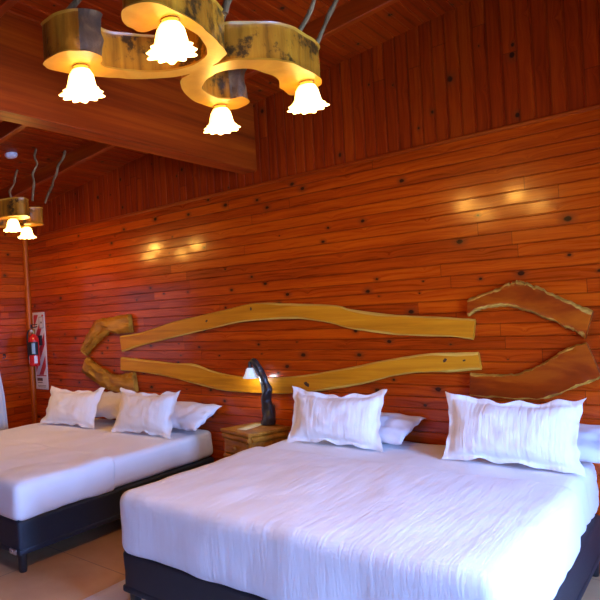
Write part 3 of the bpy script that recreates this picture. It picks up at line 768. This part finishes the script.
def arc_label(r, a0, a1, z0, z1, mat, name, parent=FE):
    bm = bmesh.new(); n = 20; V_ = []
    for k in range(n+1):
        a = math.radians(a0+(a1-a0)*k/n)
        V_.append([bm.verts.new((rr*math.cos(a),rr*math.sin(a),z)) for rr,z in ((r,z0),(r,z1),(r-.003,z1),(r-.003,z0))])
    for a,b in zip(V_,V_[1:]):
        for k in range(4): bm.faces.new((a[k],a[(k+1)%4],b[(k+1)%4],b[k]))
    bm.faces.new(V_[0][::-1]); bm.faces.new(V_[-1]); return link_mesh(name, bm, mat, parent)
o = arc_label(0.0660,-175,10,.135,.29,M['labeldark'],'label'); o['label'] = 'black label around the red cylinder'
arc_label(0.0673,-60,-25,.15,.275,M['labelblue'],'label_print', o)
o = arc_label(0.0660,-170,-118,.03,.115,M['labelwhite'],'label'); o['label'] = 'small white label low on the cylinder'
arc_label(0.0660,-40,-5,.035,.12,M['labelwhite'],'label')
bm = bmesh.new(); add_lathe(bm, [(0,.385),(.020,.385),(.022,.40),(.022,.43),(.014,.445),(0,.447)], seg=20); link_mesh('valve', bm, M['brass'], FE)
bm = bmesh.new(); add_box(bm, (.03,-.01,.462), (.12,.022,.012), bev=.003, rot=Matrix.Rotation(-.12,3,'Y')); add_box(bm, (.035,-.01,.495), (.12,.022,.010), bev=.003, rot=Matrix.Rotation(.0,3,'Y')); add_box(bm, (-.02,-.01,.475), (.02,.02,.05), bev=.003)
link_mesh('handle', bm, M['plastic'], FE)
bm = bmesh.new(); add_lathe(bm, [(0,0),(.018,0),(.018,.010),(0,.012)], (.0,-.022,.42), 20, axis=(0,-1,0)); link_mesh('gauge', bm, M['white'], FE)
bm = bmesh.new(); add_tube(bm, spline([(-.02,0,.425),(-.07,-.01,.43),(-.098,-.02,.37),(-.100,-.02,.22),(-.092,-.02,.07)], 24), .010, 10); link_mesh('hose', bm, M['plastic'], FE)
bm = bmesh.new(); add_box(bm, (0,.092,.30), (.05,.028,.12), bev=.003); link_mesh('bracket', bm, M['plastic'], FE)

# curtain gathered to the left wall, and its hook
bm = bmesh.new(); nz2, ny = 40, 90
def edge(z):
    k = [(0,3.90),(.45,3.885),(.85,3.86),(1.2,3.81),(1.33,3.76),(1.5,3.66),(1.8,3.54),(2.3,3.48)]
    for (a,b),(c,d) in zip(k,k[1:]):
        if z <= c: return b+(d-b)*(z-a)/(c-a)
    return k[-1][1]
def inner(z):
    k = [(0,3.25),(.9,3.35),(1.33,3.62),(1.7,3.30),(2.3,2.9)]
    for (a,b),(c,d) in zip(k,k[1:]):
        if z <= c: return b+(d-b)*(z-a)/(c-a)
    return k[-1][1]
rows = []
for i in range(nz2+1):
    z = .02+2.26*i/nz2; e1,e0 = edge(z),inner(z)
    tight = min(1,(e1-e0)/.5); row = []
    for j in range(ny+1):
        f_ = j/ny; y = e0+(e1-e0)*f_
        row.append(bm.verts.new((XL+.07+.028*tight*math.sin(f_*9*2*math.pi+.4*math.sin(z*3))+.004*noise.noise(Vector((y*8,z*3,0))), y, z)))
    rows.append(row)
for a,b in zip(rows,rows[1:]):
    for j in range(ny): bm.faces.new((a[j],a[j+1],b[j+1],b[j]))
o = link_mesh('curtain', bm, M['curtain'], angle=80); props(o, 'pleated white curtain pulled aside at the left edge by the corner', 'curtain')
m = o.modifiers.new('thick','SOLIDIFY'); m.thickness = .003
bm = bmesh.new(); add_tube(bm, [(XL+.07,1.2,2.30),(XL+.07,3.75,2.30)], .012, 12)
for y in (1.25,3.70): add_tube(bm, [(XL-.0,y,2.30),(XL+.075,y,2.30)], .008, 8)
props(link_mesh('curtain_rod', bm, M['branch']), 'dark curtain rod over the window, carrying the white curtain', 'curtain rod')
bm = bmesh.new(); add_lathe(bm, [(0,0),(.014,0),(.014,.005),(0,.006)], (XL,3.93,1.305), 14, axis=(1,0,0))
add_tube(bm, spline([(XL+.002,3.93,1.31),(XL+.035,3.93,1.31),(XL+.045,3.925,1.285),(XL+.04,3.915,1.27),(XL+.03,3.90,1.285)], 16), .005, 8)
props(link_mesh('tieback_hook', bm, M['plastic']), 'small dark curtain hook on the left wall below the corner batten', 'hook')

# ------------------------------------------------------------------ lights
def area(name, loc, d, sx, sy, power, col, spread_=180):
    l = bpy.data.lights.new(name,'AREA'); l.shape = 'RECTANGLE'; l.size = sx; l.size_y = sy; l.energy = power; l.color = col
    l.spread = math.radians(spread_)
    o = bpy.data.objects.new(name,l); COL.objects.link(o); o.location = loc; o.rotation_euler = look_rot(d); return o
def point(name, loc, power, col, r):
    l = bpy.data.lights.new(name,'POINT'); l.energy = power; l.color = col; l.shadow_soft_size = r
    o = bpy.data.objects.new(name,l); COL.objects.link(o); o.location = loc; return o
WARM = (1.,.50,.08)
for (x,y) in LAMPS: point('chandelier_light', (x,y,ZB-.125), 14., WARM, .045)
for (x,y) in LAMPS:
    v = c2.rotation_euler.to_matrix()@Vector((x-CHC.x,y-CHC.y,-.125))+c2.location
    point('chandelier_light', v, 14., WARM, .045)
point('bedside_light', (-2.92,4.15,H_+.355), 2.2, (.8,.92,1.), .03)
area('door_daylight_and_fill', (XR-.02,(DY0+DY1)/2,1.1), (-1,-.05,-.30), 1.3, 1.9, 370., (.24,.43,1.), 140)
area('door_daylight_and_fill', (XR-.02,(EY0+EY1)/2,1.1), (-1,.35,-.25), 1.5, 1.9, 130., (.20,.40,1.), 140)  # added fill at the second door, cools the left bed
area('window_daylight', (XL+.10,(WY0+WY1)/2-.2,1.5), (1,0,-.1), 1.5, 1.2, 5., (.35,.6,1.))
W_ = bpy.data.worlds.new('sky'); sc.world = W_; W_.use_nodes = True
bg = W_.node_tree.nodes['Background']
sky = W_.node_tree.nodes.new('ShaderNodeTexSky'); sky.sky_type = 'HOSEK_WILKIE'; sky.sun_direction = Vector((-.6,-.5,.6)).normalized(); sky.turbidity = 3
W_.node_tree.links.new(sky.outputs[0], bg.inputs[0]); bg.inputs[1].default_value = 1.0

# ------------------------------------------------------------------ camera
cam = bpy.data.cameras.new('camera'); co = bpy.data.objects.new('camera', cam); COL.objects.link(co)
Rm = Matrix(((.716163621,.040393938,.696762511),(.695654554,.039277726,-.717301890),(-.056341896,.998411534,.000029052)))
# rows are the world axes in camera space; columns give the camera axes in the world
co.matrix_world = Matrix.Translation((0,0,1.646))@Rm.to_4x4()
cam.sensor_width = 36; cam.sensor_fit = 'HORIZONTAL'; cam.lens = 603.2*36/600
cam.shift_x = .25; cam.shift_y = .03005
cam.clip_start = .05
sc.camera = co
vs = sc.view_settings; vs.view_transform = 'Standard'; vs.look = 'None'; vs.gamma = 1; vs.exposure = -.28; vs.use_curve_mapping = False
sc.cycles.max_bounces = 8
sc.cycles.sample_clamp_indirect = 6
